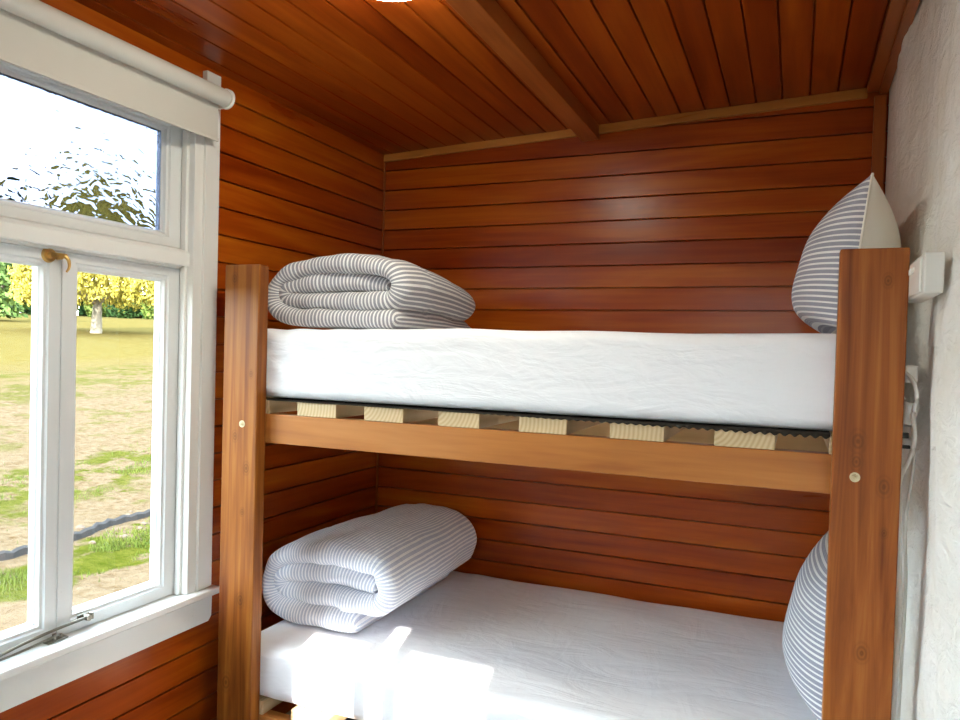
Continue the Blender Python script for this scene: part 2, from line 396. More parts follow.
link('wall_right', bm, M['plaster'], smooth=True, kind='structure')
link('wall_right', boxbm((2.19, YF0-.08, -0.1), (2.4, YB+.08, 2.62)), M['plaster'], kind='structure')
# trims
bm = bmesh.new()
def sloped(bm, x0, x1, y0, y1, dz0, dz1):
    vs = [bm.verts.new((x, y, CZ(x)-dz)) for dz in (dz1, dz0) for x, y in ((x0, y0), (x1, y0), (x1, y1), (x0, y1))]
    for f in ((3, 2, 1, 0), (4, 5, 6, 7), (0, 1, 5, 4), (1, 2, 6, 5), (2, 3, 7, 6), (3, 0, 4, 7)): bm.faces.new([vs[i] for i in f])
sloped(bm, 0.005, 0.985, YB-0.016, YB-0.0005, 0.001, 0.034); link('trim_1', bm, M['trim_x'], kind='structure')
bm = bmesh.new(); sloped(bm, 1.06, 2.075, YB-0.020, YB-0.0005, 0.001, 0.036); link('trim_2', bm, M['trim_x'], kind='structure')
bm = bmesh.new(); sloped(bm, 2.072, 2.12, YF0, YB-0.022, 0.001, 0.022); sloped(bm, 2.112, 2.142, YF0, YB-0.022, 0.001, 0.034)
link('trim_3', bm, M['trim_y'], kind='structure')
link('trim_4', boxbm((2.098, YB-0.022, 0.0), (2.139, YB-0.0005, CZ(2.1)-0.036), 0.002), M['trim_z'], kind='structure')
link('trim_5', boxbm((0.0005, YB-0.009, 0.0), (0.009, YB-0.0005, CZ(0)-0.03), 0.002), M['trim_z'], kind='structure')
bm = bmesh.new(); sloped(bm, 0.985, 1.06, YF0+.005, YB-0.001, 0.001, 0.060); o = link('trim_6', bm, M['trim_y'], kind='structure')
md = o.modifiers.new('b', 'BEVEL'); md.width = 0.003; md.segments = 2

# ---------------------------------------------------------------- window to the paddock
win = empty('window_1', (0, 1.455, 0.655), kind='structure')
def win_frame(win, y0, y1, name='casing'):
    # y0,y1: clear opening between jamb faces
    for s, yy in ((1, y1), (-1, y0)):
        a, b = sorted((yy+s*0.038, yy+s*0.103))
        bm = bmesh.new(); box(bm, (0.0005, a, 0.662), (0.022, b, 2.416), 0.002); link(name, bm, M['paint'], win)
        a, b = sorted((yy, yy+s*0.040)); bm = bmesh.new(); box(bm, (-0.11, a, 0.655), (0.012, b, 2.28), 0.003)
        a, b = sorted((yy-s*0.012, yy+s*0.001)); box(bm, (-0.034, a, 0.656), (-0.012, b, 2.27), 0.003)
        link('jamb', bm, M['paint'], win)
    bm = bmesh.new(); box(bm, (-0.11, y0-.04, 2.235), (0.012, y1+.04, 2.285), 0.003); link('head', bm, M['paint'], win)
    bm = bmesh.new(); box(bm, (0.0005, y0-.038, 2.26), (0.020, y1+.038, 2.34), 0.002); link(name, bm, M['paint'], win)
    # transom: moulded bar
    bm = bmesh.new(); prof = [(-0.11, 1.749), (-0.030, 1.749), (-0.030, 1.757), (-0.006, 1.757), (-0.004, 1.760), (-0.004, 1.798), (-0.010, 1.806), (-0.034, 1.816), (-0.11, 1.816)]
    va = [bm.verts.new((x, y0, z)) for x, z in prof]; vb = [bm.verts.new((x, y1, z)) for x, z in prof]
    for k in range(len(prof)): bm.faces.new((va[k], va[(k+1) % len(prof)], vb[(k+1) % len(prof)], vb[k]))
    bm.faces.new(va); bm.faces.new(vb[::-1]); link('transom', bm, M['paint'], win)
win_frame(win, 1.023, 1.887)
def sash(win, y0, y1, z0, z1, gy0, gy1, gz0, gz1, glass, mat='sash', name='casement_sash', xf=-0.038, xb=-0.080):
    """ring frame with a stepped glazing rebate"""
    bm = bmesh.new()
    steps = [((y0, y1, z0, z1), xf-0.001), ((y0+.001, y1-.001, z0+.001, z1-.001), xf), ((gy0-.020, gy1+.020, gz0-.020, gz1+.020), xf), ((gy0-.016, gy1+.016, gz0-.016, gz1+.016), xf-0.006),
             ((gy0-.008, gy1+.008, gz0-.008, gz1+.008), xf-0.007), ((gy0-.004, gy1+.004, gz0-.004, gz1+.004), xf-0.016), ((gy0, gy1, gz0, gz1), xf-0.020), ((gy0, gy1, gz0, gz1), xb), ((y0, y1, z0, z1), xb)]
    rings = [[bm.verts.new((x, a, c)) for a, c in ((r[0], r[2]), (r[1], r[2]), (r[1], r[3]), (r[0], r[3]))] for r, x in steps]
    n = len(rings)
    for i in range(n):
        A, B = rings[i], rings[(i+1) % n]
        for k in range(4): bm.faces.new((A[k], A[(k+1) % 4], B[(k+1) % 4], B[k]))
    s = link(name, bm, M[mat], win)
    if glass == 'obscure': gb = boxbm((-0.066, gy0-.004, gz0-.004), (-0.061, gy1+.004, gz1+.004))
    else:
        gb = bmesh.new(); x = -0.064
        vs = [gb.verts.new((x, a, c)) for a, c in ((gy0-.003, gz0-.003), (gy1+.003, gz0-.003), (gy1+.003, gz1+.003), (gy0-.003, gz1+.003))]; gb.faces.new(vs)
    link('pane', gb, M[glass], s)
    return s
s_r = sash(win, 1.4585, 1.883, 0.657, 1.748, 1.512, 1.815, 0.712, 1.702, 'glass')
s_l = sash(win, 1.027, 1.4545, 0.657, 1.748, 1.085, 1.392, 0.712, 1.702, 'glass')
sash(win, 1.027, 1.883, 1.817, 2.234, 1.085, 1.812, 1.866, 2.190, 'obscure', name='hopper_sash')
# bead covering the meeting line
bm = boxbm((-0.040, 1.4475, 0.668), (-0.033, 1.4560, 1.745), 0.0015); link('meeting_bead', bm, M['sash'], s_l)
# sill board and apron
bm = bmesh.new(); box(bm, (-0.11, 0.985, 0.625), (0.0, 1.925, 0.6545)); box(bm, (-0.004, 0.90, 0.637), (0.050, 2.008, 0.6595), 0.005, 3); link('sill', bm, M['paint'], win)
bm = bmesh.new()
prof = [(0.92, 0.634), (0.92, 0.556), (0.932, 0.544), (1.975, 0.544), (1.989, 0.560), (1.991, 0.634)]
va = [bm.verts.new((0.0005, y, z)) for y, z in prof]; vb = [bm.verts.new((0.024, y, z)) for y, z in prof]
bm.faces.new(va); bm.faces.new(vb)
for k in range(6): bm.faces.new((va[k], va[(k+1) % 6], vb[(k+1) % 6], vb[k]))
link('apron', bm, M['paint'], win)
# brass fastener at the head of the meeting stiles
bm = bmesh.new(); cyl(bm, (-0.038, 1.408, 1.733), (-0.030, 1.408, 1.733), 0.021, 0.018); cyl(bm, (-0.031, 1.408, 1.733), (-0.018, 1.408, 1.733), 0.010, 0.008)
box(bm, (-0.026, 1.402, 1.727), (-0.018, 1.452, 1.741), 0.003); cyl(bm, (-0.036, 1.432, 1.728), (-0.016, 1.432, 1.728), 0.005)
tube(bm, [(-0.020, 1.444, 1.735), (-0.014, 1.452, 1.722), (-0.010, 1.450, 1.703), (-0.006, 1.440, 1.690)], lambda t: 0.006-0.003*t)
f = link('latch', bm, M['brass'], s_l, smooth=False)
# casement stay along the bottom rails
bm = bmesh.new(); tube(bm, [(-0.022, 1.16, 0.668), (-0.020, 1.25, 0.671), (-0.016, 1.34, 0.684), (-0.018, 1.44, 0.690), (-0.022, 1.53, 0.691)], 0.0042)
tube(bm, [(-0.010, 1.20, 0.664), (-0.008, 1.32, 0.668), (-0.008, 1.42, 0.676)], 0.0032)
cyl(bm, (-0.038, 1.535, 0.690), (-0.012, 1.535, 0.690), 0.0085); box(bm, (-0.038, 1.512, 0.680), (-0.033, 1.556, 0.700), 0.002)
cyl(bm, (-0.020, 1.548, 0.683), (-0.020, 1.548, 0.702), 0.006)
box(bm, (-0.030, 1.40, 0.660), (-0.004, 1.462, 0.664), 0.001); cyl(bm, (-0.014, 1.425, 0.662), (-0.014, 1.425, 0.680), 0.006); cyl(bm, (-0.014, 1.445, 0.662), (-0.014, 1.445, 0.674), 0.004)
box(bm, (-0.024, 1.22, 0.660), (-0.006, 1.262, 0.664), 0.001); cyl(bm, (-0.012, 1.24, 0.662), (-0.012, 1.24, 0.677), 0.005)
link('casement_stay', bm, M['steel'], s_r)

# unseen second window, added on the left wall to let in more daylight
fill_win = empty('fill_window', (0, 0.35, 0.655), kind='structure')
win_frame(fill_win, VY0+.04, VY1-.04)
sash(fill_win, VY0+.045, 0.347, 0.657, 1.748, VY0+.1, 0.295, 0.712, 1.702, 'glass')
sash(fill_win, 0.353, VY1-.045, 0.657, 1.748, 0.405, VY1-.1, 0.712, 1.702, 'glass')
sash(fill_win, VY0+.045, VY1-.045, 1.817, 2.234, VY0+.1, VY1-.1, 1.866, 2.190, 'glass', name='hopper_sash')
link('sill', boxbm((-0.11, VY0, 0.625), (0.05, VY1, 0.6595), 0.004), M['paint'], fill_win)

# front wall behind the camera: weatherboard lining with an unseen door pair left ajar, panes cut to cast the sun patches
DX0, DX1, DZ = 1.10, 1.93, 2.16
bm = bmesh.new()
for a, b, c, d in ((-0.11, DX0, 0, 2.62), (DX1, 2.2, 0, 2.62), (DX0, DX1, DZ, 2.62)): box(bm, (a, YF0-.08, c), (b, YF0, d))
link('wall_front', bm, M['plaster'], kind='structure')
door = empty('door_1', (1.5, YF0, 0), kind='structure')
def leaf(x0, x1, gx0, gx1, gz0, gz1):
    bm = bmesh.new(); y0, y1 = YF0-.06, YF0-.025; zt = DZ-.01
    box(bm, (x0, y0, 0.01), (gx0, y1, zt)); box(bm, (gx1, y0, 0.01), (x1, y1, zt))
    box(bm, (gx0, y0, 0.01), (gx1, y1, gz0)); box(bm, (gx0, y0, gz1), (gx1, y1, zt))  # solid below the panes to hold light off the bed front
    d = link('door_leaf', bm, M['paint'], door)
    gb = bmesh.new(); vs = [gb.verts.new((a, YF0-.045, c)) for a, c in ((gx0, gz0), (gx1, gz0), (gx1, gz1), (gx0, gz1))]; gb.faces.new(vs)
    link('pane', gb, M['glass'], d)
leaf(DX0+.005, 1.460, 1.185, 1.418, 1.72, 2.065)
leaf(1.522, DX1-.005, 1.568, 1.867, 1.72, 2.070)
link('sun_block_strip', boxbm((1.452, YF0-.024, 0.005), (1.530, YF0-.006, 1.70), 0.002), M['paint'], door)  # added over the lower gap to keep sun off the floor

# ---------------------------------------------------------------- bunk bed
bunk = empty('bunk_bed', (1.1, 2.5, 0), 'built-in timber bunk bed with two stained posts and pale pine slats between wood walls', 'bunk bed')
YP, YR = 1.9335, 1.9814
def post(x0, x1, top, mat, label, bz, bx):
    bm = bmesh.new(); box(bm, (x0, YP, 0.0), (x1, YR, top), 0.004, 2)
    p = link('post', bm, mat, bunk, loc=((x0+x1)/2, YP, 0)); p['label'] = label
    for zz in bz:
        bm = bmesh.new(); cyl(bm, (bx, YP+0.001, zz), (bx, YP-0.0015, zz), 0.0115); cyl(bm, (bx, YP-0.001, zz), (bx, YP-0.005, zz), 0.008, 0.006, 6)
        bmesh.ops.create_uvsphere(bm, u_segments=10, v_segments=6, radius=0.004, matrix=Matrix.Translation((bx, YP-0.005, zz)))
        b = link('bolt', bm, M['zinc'], p)
    return p
post(0.106, 0.2485, 1.766, M['post_l'], 'orange-brown post near the window', (1.241,), 0.190)
post(1.951, 2.095, 1.766, M['post_r'], 'red-brown knotty post near the plaster wall', (1.231,), 2.0)
def tier(zr, zt):
    bm = bmesh.new(); box(bm, (0.112, YR+.0005, zr), (2.088, YR+0.045, zt), 0.003); link('bed_rail', bm, M['rail'], bunk)
    bm = bmesh.new(); box(bm, (0.012, YB-0.045, zt-0.13), (2.088, YB-0.001, zt), 0.003); link('ledger', bm, M['ledger'], bunk)
    first = None
    for x0, w in ((0.115, .144), (0.373, .150), (0.627, .139), (0.885, .134), (1.142, .142), (1.405, .145), (1.677, .146), (1.945, .145)):
        bm = bmesh.new(); box(bm, (x0, YR+0.0005, zt+0.0005), (x0+w, YB-0.002, zt+0.0445), 0.002)
        link('bed_slat', bm, M['slat'], bunk, loc=(x0, YR, zt))
tier(1.178, 1.275)
tier(0.165, 0.262)

def rounded(x0, x1, y0, y1, z0, z1, r, f, nx, ny, nz, disp=None):
    def spaced(a, b, n):
        s = [a + r*(1-math.cos(PI/2*k/6)) for k in range(6)]
        return s + [a+r+(b-a-2*r)*k/n for k in range(n+1)] + [b - r*(1-math.cos(PI/2*k/6)) for k in range(5, -1, -1)]
    X, Y, Z = spaced(x0, x1, nx), spaced(y0, y1, ny), spaced(z0, z1, nz)
    bm = bmesh.new()
    def grid(A, B, fn):
        g = [[bm.verts.new(fn(a, b)) for b in B] for a in A]
        for i in range(len(A)-1):
            for j in range(len(B)-1): bm.faces.new((g[i][j], g[i+1][j], g[i+1][j+1], g[i][j+1]))
    for zz in (z0, z1): grid(X, Y, lambda a, b: (a, b, zz))
    for yy in (y0, y1): grid(X, Z, lambda a, b: (a, yy, b))
    for xx in (x0, x1): grid(Y, Z, lambda a, b: (xx, a, b))
    bmesh.ops.remove_doubles(bm, verts=bm.verts, dist=1e-5)
    for v in bm.verts:
        p = v.co.copy(); c = Vector((min(max(p.x, x0+r), x1-r), min(max(p.y, y0+r), y1-r), min(max(p.z, z0+r), z1-r)))
        d = p-c
        if d.length > 1e-7: d = d.normalized()*r; n = d.normalized()
        else: n = Vector((0, 0, 0))
        v.co = c+d
        if disp: v.co += disp(v.co, n)
        v.co.y = max(v.co.y, YR+0.0015)
    bmesh.ops.recalc_face_normals(bm, faces=bm.faces)
    return bm
def mat_disp(seed, z0, z1, lift):
    def f(p, n):
        a = noise.noise(Vector((p.x*1.3+seed, p.y*1.6, p.z*2)))*0.007
        # drag folds on the front face near the corners
        k = math.exp(-((p.x-0.25)/0.35)**2)
        q = p.x*1.0 + (p.z-z0)*1.5
        fold = math.sin(q*46+3*noise.noise(Vector((p.x*3, p.z*3, seed))))*0.0022*k
        tf = noise.noise(Vector((p.x*3.2+p.y*4.0, p.y*1.2-p.x*2.0, seed)))*0.006*(1 if n.z > 0.3 else 0.3)
        d = n*(a+fold+tf)
        t = (p.z-z0)/(z1-z0)
        d.z += lift*t*(0.35+0.65*min(1, max(0, (p.x-0.2)/0.9)))
        if n.z < -0.3: d.z = 0
        if p.y < YR+0.06: d.z += 0.004*math.sin(p.x*3.4+seed)*(1-t) * (0 if n.z < -0.3 else 1)
        d.x = 0 if abs(n.x) > 0.7 else d.x
        return d
    return f
up = empty('mattress', (1.1, 2.5, 1.321), 'thick mattress in a smooth white fitted sheet on the top bunk', 'mattress')
link('fitted_sheet', rounded(0.125, 2.07, YR+0.003, 3.095, 1.3285, 1.552, 0.035, None, 150, 60, 14, mat_disp(3.0, 1.3285, 1.552, 0.014)), M['sheet'], up, smooth=True)
lo = empty('mattress', (1.1, 2.5, 0.308), 'mattress in a creased white fitted sheet on the bottom bunk, partly in sunlight', 'mattress')
link('fitted_sheet', rounded(0.125, 2.07, YR+0.003, 3.095, 0.308, 0.488, 0.045, None, 170, 80, 12, mat_disp(8.0, 0.308, 0.488, 0.006)), M['sheet'], lo, smooth=True)
# dark open-weave underlay showing below the top mattress
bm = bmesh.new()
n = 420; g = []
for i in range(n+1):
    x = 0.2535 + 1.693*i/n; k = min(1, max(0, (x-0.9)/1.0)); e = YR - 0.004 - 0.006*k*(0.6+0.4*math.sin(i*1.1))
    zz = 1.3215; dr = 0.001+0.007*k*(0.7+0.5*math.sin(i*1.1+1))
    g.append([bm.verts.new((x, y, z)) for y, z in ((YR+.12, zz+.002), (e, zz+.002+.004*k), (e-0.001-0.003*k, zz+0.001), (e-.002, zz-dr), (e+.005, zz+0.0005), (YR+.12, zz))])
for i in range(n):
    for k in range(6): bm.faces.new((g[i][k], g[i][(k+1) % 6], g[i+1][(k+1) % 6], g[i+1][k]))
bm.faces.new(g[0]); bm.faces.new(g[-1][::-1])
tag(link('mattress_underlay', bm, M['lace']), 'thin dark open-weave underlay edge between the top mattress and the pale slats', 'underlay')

# ---------------------------------------------------------------- folded duvets
def duvet(name, origin, rotz, W_, H_, L_, mat, label, endx=1.0, seed=0.0, back=(0.8, 0.7), taper_top=0.0, shear=0.0, top_round=0.0):
    h = H_/4.0; c = [h*0.5, h*1.5, h*2.5, h*3.5]
    a = W_/2
    def pt(u, v): return Vector((u, v, 0))
    P_ = [pt(a-0.20, c[2]-.004), pt(a-0.072, c[2]-.012), pt(a-0.20, c[2]+.003), pt(0.0, c[2]+0.004), pt(-a+0.16, c[2]), pt(-a+0.095, c[2]-0.012), pt(-a+0.082, (c[1]+c[2])/2), pt(-a+0.10, c[1]+0.008), pt(-a+0.18, c[1]), pt(0.0, c[1]-0.004),
          pt(a-0.12, c[1]), pt(a-0.055, c[1]+0.012), pt(a-0.030, (c[1]+c[3])/2), pt(a-0.06, c[3]-0.014), pt(a-0.13, c[3]), pt(0.02, c[3]+0.004), pt(-a+0.14, c[3]-0.006),
          pt(-a+0.065, c[3]-0.035), pt(-a+0.033, (c[0]+c[3])/2), pt(-a+0.055, c[0]+0.036), pt(-a+0.13, c[0]+0.006), pt(0.0, c[0]), pt(-a+0.13+(2*a-0.15)*endx, c[0])]
    P_ = P_[1:]
    S = catmull(P_, 9)
    # arc length
    s = [0.0]
    for i in range(1, len(S)): s.append(s[-1] + (S[i]-S[i-1]).length)
    m_str, m_lip = 22, 9; r = h*0.565
    sec = []
    hl = L_/2
    for k in range(m_lip+1): t = -PI/2 + PI*k/m_lip; sec.append((hl-r+r*math.cos(t), r*math.sin(t)))
    for k in range(1, m_str): sec.append((hl-r - 2*(hl-r)*k/m_str, r))
    for k in range(m_lip+1): t = PI/2 + PI*k/m_lip; sec.append((-(hl-r)+r*math.cos(t), r*math.sin(t)))
    for k in range(1, m_str): sec.append((-(hl-r) + 2*(hl-r)*k/m_str, -r))
    bm = bmesh.new(); uvl = bm.loops.layers.uv.new('UVMap'); rings = []; N = len(S)
    vuv = {}
    Rz = Matrix.Rotation(rotz, 3, 'Z'); O = Vector(origin)
    per = [0.0]
    for i in range(1, len(sec)): per.append(per[-1]+math.hypot(sec[i][0]-sec[i-1][0], sec[i][1]-sec[i-1][1]))
    for i, p in enumerate(S):
        t = (S[min(i+1, N-1)]-S[max(i-1, 0)]).normalized(); nrm = Vector((-t.y, t.x, 0))
        e = min(1.0, min(s[i], s[-1]-s[i])/(h*0.45)); sc = math.sqrt(max(0.0, 1-(1-e)**2))*0.94+0.06
        inner = 0.012 if s[i] < s[-1]*0.35 else 0.0
        ring = []
        for k, (w, q) in enumerate(sec):
            lum = 0.95 + 0.22*noise.noise(Vector((s[i]*5.0+seed, w*2.2, 1.3))) + 0.20*noise.noise(Vector((s[i]*15, w*5, seed)))
            q2 = q*sc*lum
            # quilting seams across the sheet
            for ws in (-0.09*L_/0.6, 0.13*L_/0.6): q2 *= 1 - 0.14*math.exp(-((w-ws)/0.012)**2)
            ww = w*(1-0.0*sc) + (inner if w < 0 else -inner) + (0.022*noise.noise(Vector((s[i]*3.1, seed, 0))) + 0.010*noise.noise(Vector((s[i]*13, seed, 4))))*(1 if w < 0 else -1)
            u = p.x + nrm.x*q2; v = p.y + nrm.y*q2
            tb = min(1.0, max(0.0, (ww+hl)/(2*hl)))                    # 0 = front, 1 = back
            fu = 1 + (back[0]-1)*tb**2.2; fv = 1+(back[1]-1)*tb**2.0
            # rounded shoulders front
            fv *= 1 - 0.05*(1-min(1, tb*5))
            v2 = (v-0)*fv; u2 = u*fu + shear*tb
            v2 *= 1 - top_round*(u/a)**2*(v/H_)
            v2 += 0.006*noise.noise(Vector((u*5, ww*5, seed)))
            X = Vector((u2, ww+hl, max(v2, 0.0)))
            vv = bm.verts.new(O + Rz @ X); ring.append(vv)
            vuv[vv] = (s[i]+seed, per[k])
        rings.append(ring)
    K = len(sec)
    for i in range(N-1):
        for k in range(K):
            f = bm.faces.new((rings[i][k], rings[i][(k+1) % K], rings[i+1][(k+1) % K], rings[i+1][k]))
    bm.faces.new(rings[0]); bm.faces.new(rings[-1][::-1])
    for f in bm.faces:
        for l in f.loops: l[uvl].uv = vuv[l.vert]
    o = link(name, bm, M[mat], smooth=True, loc=origin)
    tag(o, label, 'duvet')
    return o
duvet('folded_duvet', (0.410, 2.10, 1.5685), 0.06, 0.55, 0.255, 0.64, 'duvet_up', 'grey and white striped duvet folded into a thick bundle on the top bunk', endx=1.0, seed=1.3, back=(0.76, 0.74), shear=0.08, top_round=0.12)
duvet('folded_duvet', (0.355, 2.17, 0.501), 0.02, 0.55, 0.312, 0.80, 'duvet_lo', 'pale blue and white striped duvet rolled up on the bottom bunk by the window side', endx=0.72, seed=5.1, back=(0.86, 1.0), shear=0.03, top_round=0.12)

# ---------------------------------------------------------------- pillows
def pillow(loc, size, thick, lean, turn, label, mat='pillow', seed=0.0, slump=0.3):
    root = empty('pillow', loc, label, 'pillow')
    hw, hh = size[0]/2, size[1]/2
    R = Matrix.Rotation(turn, 3, 'Z') @ Matrix.Rotation(lean, 3, 'Y')
    N = 44
    def surf(a, b, side, f=1.0):
        ea = a*hw*(1-0.055*(1-b*b)); eb = b*hh*(1-0.075*(1-a*a))
        t = max(0.0, (1-abs(a)**2.4)*(1-abs(b)**(2.4 if b > 0 else 4.5)))**0.52
        t *= 1 - slump*0.55*b                          # fuller towards the bottom
        t += 0.02*noise.noise(Vector((a*2.2+seed, b*2.2, side)))*(1-a*a)*(1-b*b)
        x = side*thick/2*t*f
        return R @ Vector((x, ea, eb+hh)) + Vector(loc)
    for side, nm, m in ((-1, 'striped_cover', M[mat]), (1, 'plain_back', M['cream'])):
        bm = bmesh.new(); uvl = bm.loops.layers.uv.new('UVMap'); g = []; q = {}
        for i in range(N+1):
            a = math.sin(PI/2*(2*i/N-1)); row = []
            for j in range(N+1):
                b = math.sin(PI/2*(2*j/N-1)); v = bm.verts.new(surf(a, b, side)); row.append(v); q[v] = (b*hh*1.25+seed, a*hw)
            g.append(row)
        for i in range(N):
            for j in range(N): bm.faces.new((g[i][j], g[i+1][j], g[i+1][j+1], g[i][j+1]))
        for f in bm.faces:
            for l in f.loops: l[uvl].uv = q[l.vert]
        o = link(nm, bm, m, root, smooth=True)
        if side == 1: o['label'] = 'plain cream pillow back'
    bm = bmesh.new(); n = 30
    edge = [(-1+2*k/n, -1) for k in range(n)] + [(1, -1+2*k/n) for k in range(n)] + [(1-2*k/n, 1) for k in range(n)] + [(-1, 1-2*k/n) for k in range(n)]
    pts = [surf(a, b, 0) for a, b in edge]; K = len(pts); rings = []
    for i in range(K):
        t = (pts[(i+1) % K]-pts[i-1]).normalized(); u = R @ Vector((1, 0, 0)); w = t.cross(u).normalized()
        rings.append([bm.verts.new(pts[i] + 0.0035*(math.cos(c)*u+math.sin(c)*w)) for c in [2*PI*k/8 for k in range(8)]])
    for i in range(K):
        A, B = rings[i], rings[(i+1) % K]
        for k in range(8): bm.faces.new((A[k], A[(k+1) % 8], B[(k+1) % 8], B[k]))
    link('piping', bm, M['cream'], root, smooth=True)
    return root
pillow((1.974, 2.46, 1.582), (0.64, 0.405), 0.268, 0.11, 0.03, 'striped pillow with plain cream back leaning on the plaster wall on the top bunk', seed=0.7)
pillow((1.975, 2.50, 0.506), (0.66, 0.44), 0.25, 0.10, 0.02, 'striped pillow half hidden behind the right post on the bottom bunk', seed=2.9)

# ---------------------------------------------------------------- roller blind
rb = empty('roller_blind', (0.08, 1.455, 2.335), 'beige roller blind wound up above the white paddock window', 'blind')
bm = bmesh.new(); cyl(bm, (0.080, 0.92, 2.322), (0.080, 1.944, 2.322), 0.028, seg=56); link('roll', bm, M['blind'], rb, smooth=False)
bm = bmesh.new(); xs = 0.0528
box(bm, (xs, 0.92, 2.190), (xs+0.001, 1.943, 2.322)); link('fabric', bm, M['blind'], rb)
bm = bmesh.new(); box(bm, (xs-0.002, 0.92, 2.179), (xs+0.005, 1.945, 2.191), 0.002); link('hem_bar', bm, M['blind'], rb)
for y0, y1 in ((1.9455, 1.957), (0.907, 0.9185)):
    bm = bmesh.new(); cyl(bm, (0.080, y0, 2.322), (0.080, y1, 2.322), 0.033, seg=36); box(bm, (0.0225, y0, 2.292), (0.078, y1, 2.352), 0.002); link('bracket', bm, M['plastic'], rb)

# ---------------------------------------------------------------- ceiling light
cl = empty('ceiling_light', (0.905, 1.592, CZ(0.905)), 'round white opal ceiling light on the varnished boards, cut off by the top edge', 'ceiling light')
bm = bmesh.new(); cyl(bm, (0.905, 1.592, CZ(0.905)-0.022), (0.905, 1.592, CZ(0.905)-0.006), 0.150, seg=48); link('base', bm, M['plastic'], cl)
bm = bmesh.new(); prof = [(0.146, 0.022), (0.140, 0.045), (0.115, 0.064), (0.07, 0.076), (0.02, 0.080)]
rs = [[bm.verts.new((0.905+r*math.cos(a), 1.592+r*math.sin(a), CZ(0.905)-d)) for a in [2*PI*k/48 for k in range(48)]] for r, d in prof]
for i in range(len(rs)-1):
    for k in range(48): bm.faces.new((rs[i][k], rs[i][(k+1) % 48], rs[i+1][(k+1) % 48], rs[i+1][k]))
bm.faces.new(rs[-1]); link('opal_shade', bm, M['lampshade'], cl, smooth=True)

# ---------------------------------------------------------------- socket box, plug and cables by the right post
sb = empty('wall_box', (2.13, 1.9, 1.69), 'white plastic electrical box on the plaster wall beside the right post top', 'electrical box')
link('housing', boxbm((2.100, 1.757, 1.646), (2.136, 2.03, 1.731), 0.003), M['plastic'], sb)
link('lid', boxbm((2.095, 1.785, 1.652), (2.1, 2.02, 1.725), 0.002), M['plastic'], sb)
bm = bmesh.new()
for y in (1.86, 1.90): box(bm, (2.0915, y, 1.700), (2.0955, y+0.022, 1.712), 0.001)
link('switch', bm, M['plastic'], sb)
pl = empty('power_adaptor', (2.11, 2.0, 1.44), 'white power plug and loose cables hanging behind the right post', 'plug')
bm = bmesh.new(); box(bm, (2.100, 1.985, 1.455), (2.128, 2.05, 1.497), 0.005); link('plug_body', bm, M['plastic'], pl)
bm = bmesh.new(); cyl(bm, (2.108, 2.0, 1.355), (2.118, 2.01, 1.405), 0.016, 0.020); link('plug_body', bm, M['plastic'], pl)
bm = bmesh.new(); box(bm, (2.098, 1.99, 1.325), (2.114, 2.01, 1.337)); box(bm, (2.096, 1.99, 1.300), (2.118, 2.012, 1.307)); link('plug_pin', bm, M['black'], pl)
bm = bmesh.new(); tube(bm, [(2.100, 1.99, 1.480), (2.114, 1.965, 1.462), (2.122, 1.955, 1.425), (2.118, 1.965, 1.38), (2.122, 1.96, 1.33), (2.114, 1.965, 1.28), (2.099, 1.985, 1.225), (2.1015, 2.0, 1.15), (2.105, 2.0, 1.05), (2.112, 2.0, 0.9), (2.108, 2.0, 0.7), (2.112, 2.0, 0.3), (2.11, 2.0, 0.005)], 0.0052)
link('cable', bm, M['cable'], pl, smooth=True)
bm = bmesh.new(); tube(bm, [(2.105, 2.03, 1.42), (2.122, 2.02, 1.36), (2.128, 2.01, 1.26), (2.118, 2.02, 1.12), (2.124, 2.02, 0.95), (2.120, 2.02, 0.6), (2.12, 2.02, 0.0)], 0.0038)
link('cable', bm, M['cable'], pl, smooth=True)

# ---------------------------------------------------------------- outside
def gz(x, y):
    r = math.hypot(x, y)
    k = max(0.0, r-9)
    return -0.6 + (0.0785*k - 0.00024*k*k if k > 0 else 0) + (0.02*noise.noise(Vector((x*1.1, y*1.1, 0))) + 0.012*noise.noise(Vector((x*4, y*4, 2))) if r < 60 else 0)
bm = bmesh.new(); g = []
rad = [0.0]+[1.06**i*0.5-0.35 for i in range(1, 102)]
rad = [r for r in rad if r < 150]
NA = 260
for r in rad:
    row = []
    for k in range(NA+1):
        a = 2*PI*k/NA
        x, y = r*math.cos(a), r*math.sin(a) + 1.2
        row.append(bm.verts.new((x, y, gz(x, y)-(0.0))))
    g.append(row)
for i in range(len(g)-1):
    for k in range(NA):
        bm.faces.new((g[i][k], g[i+1][k], g[i+1][k+1], g[i][k+1]))
bmesh.ops.remove_doubles(bm, verts=bm.verts, dist=1e-4)
link('ground', bm, M['ground'], smooth=True, kind='structure')
# hut foundation skirt so the floor does not float
link('foundation', boxbm((-0.10, YF0-.07, -0.75), (2.39, YB+.07, -0.1)), M['plaster'], kind='structure')

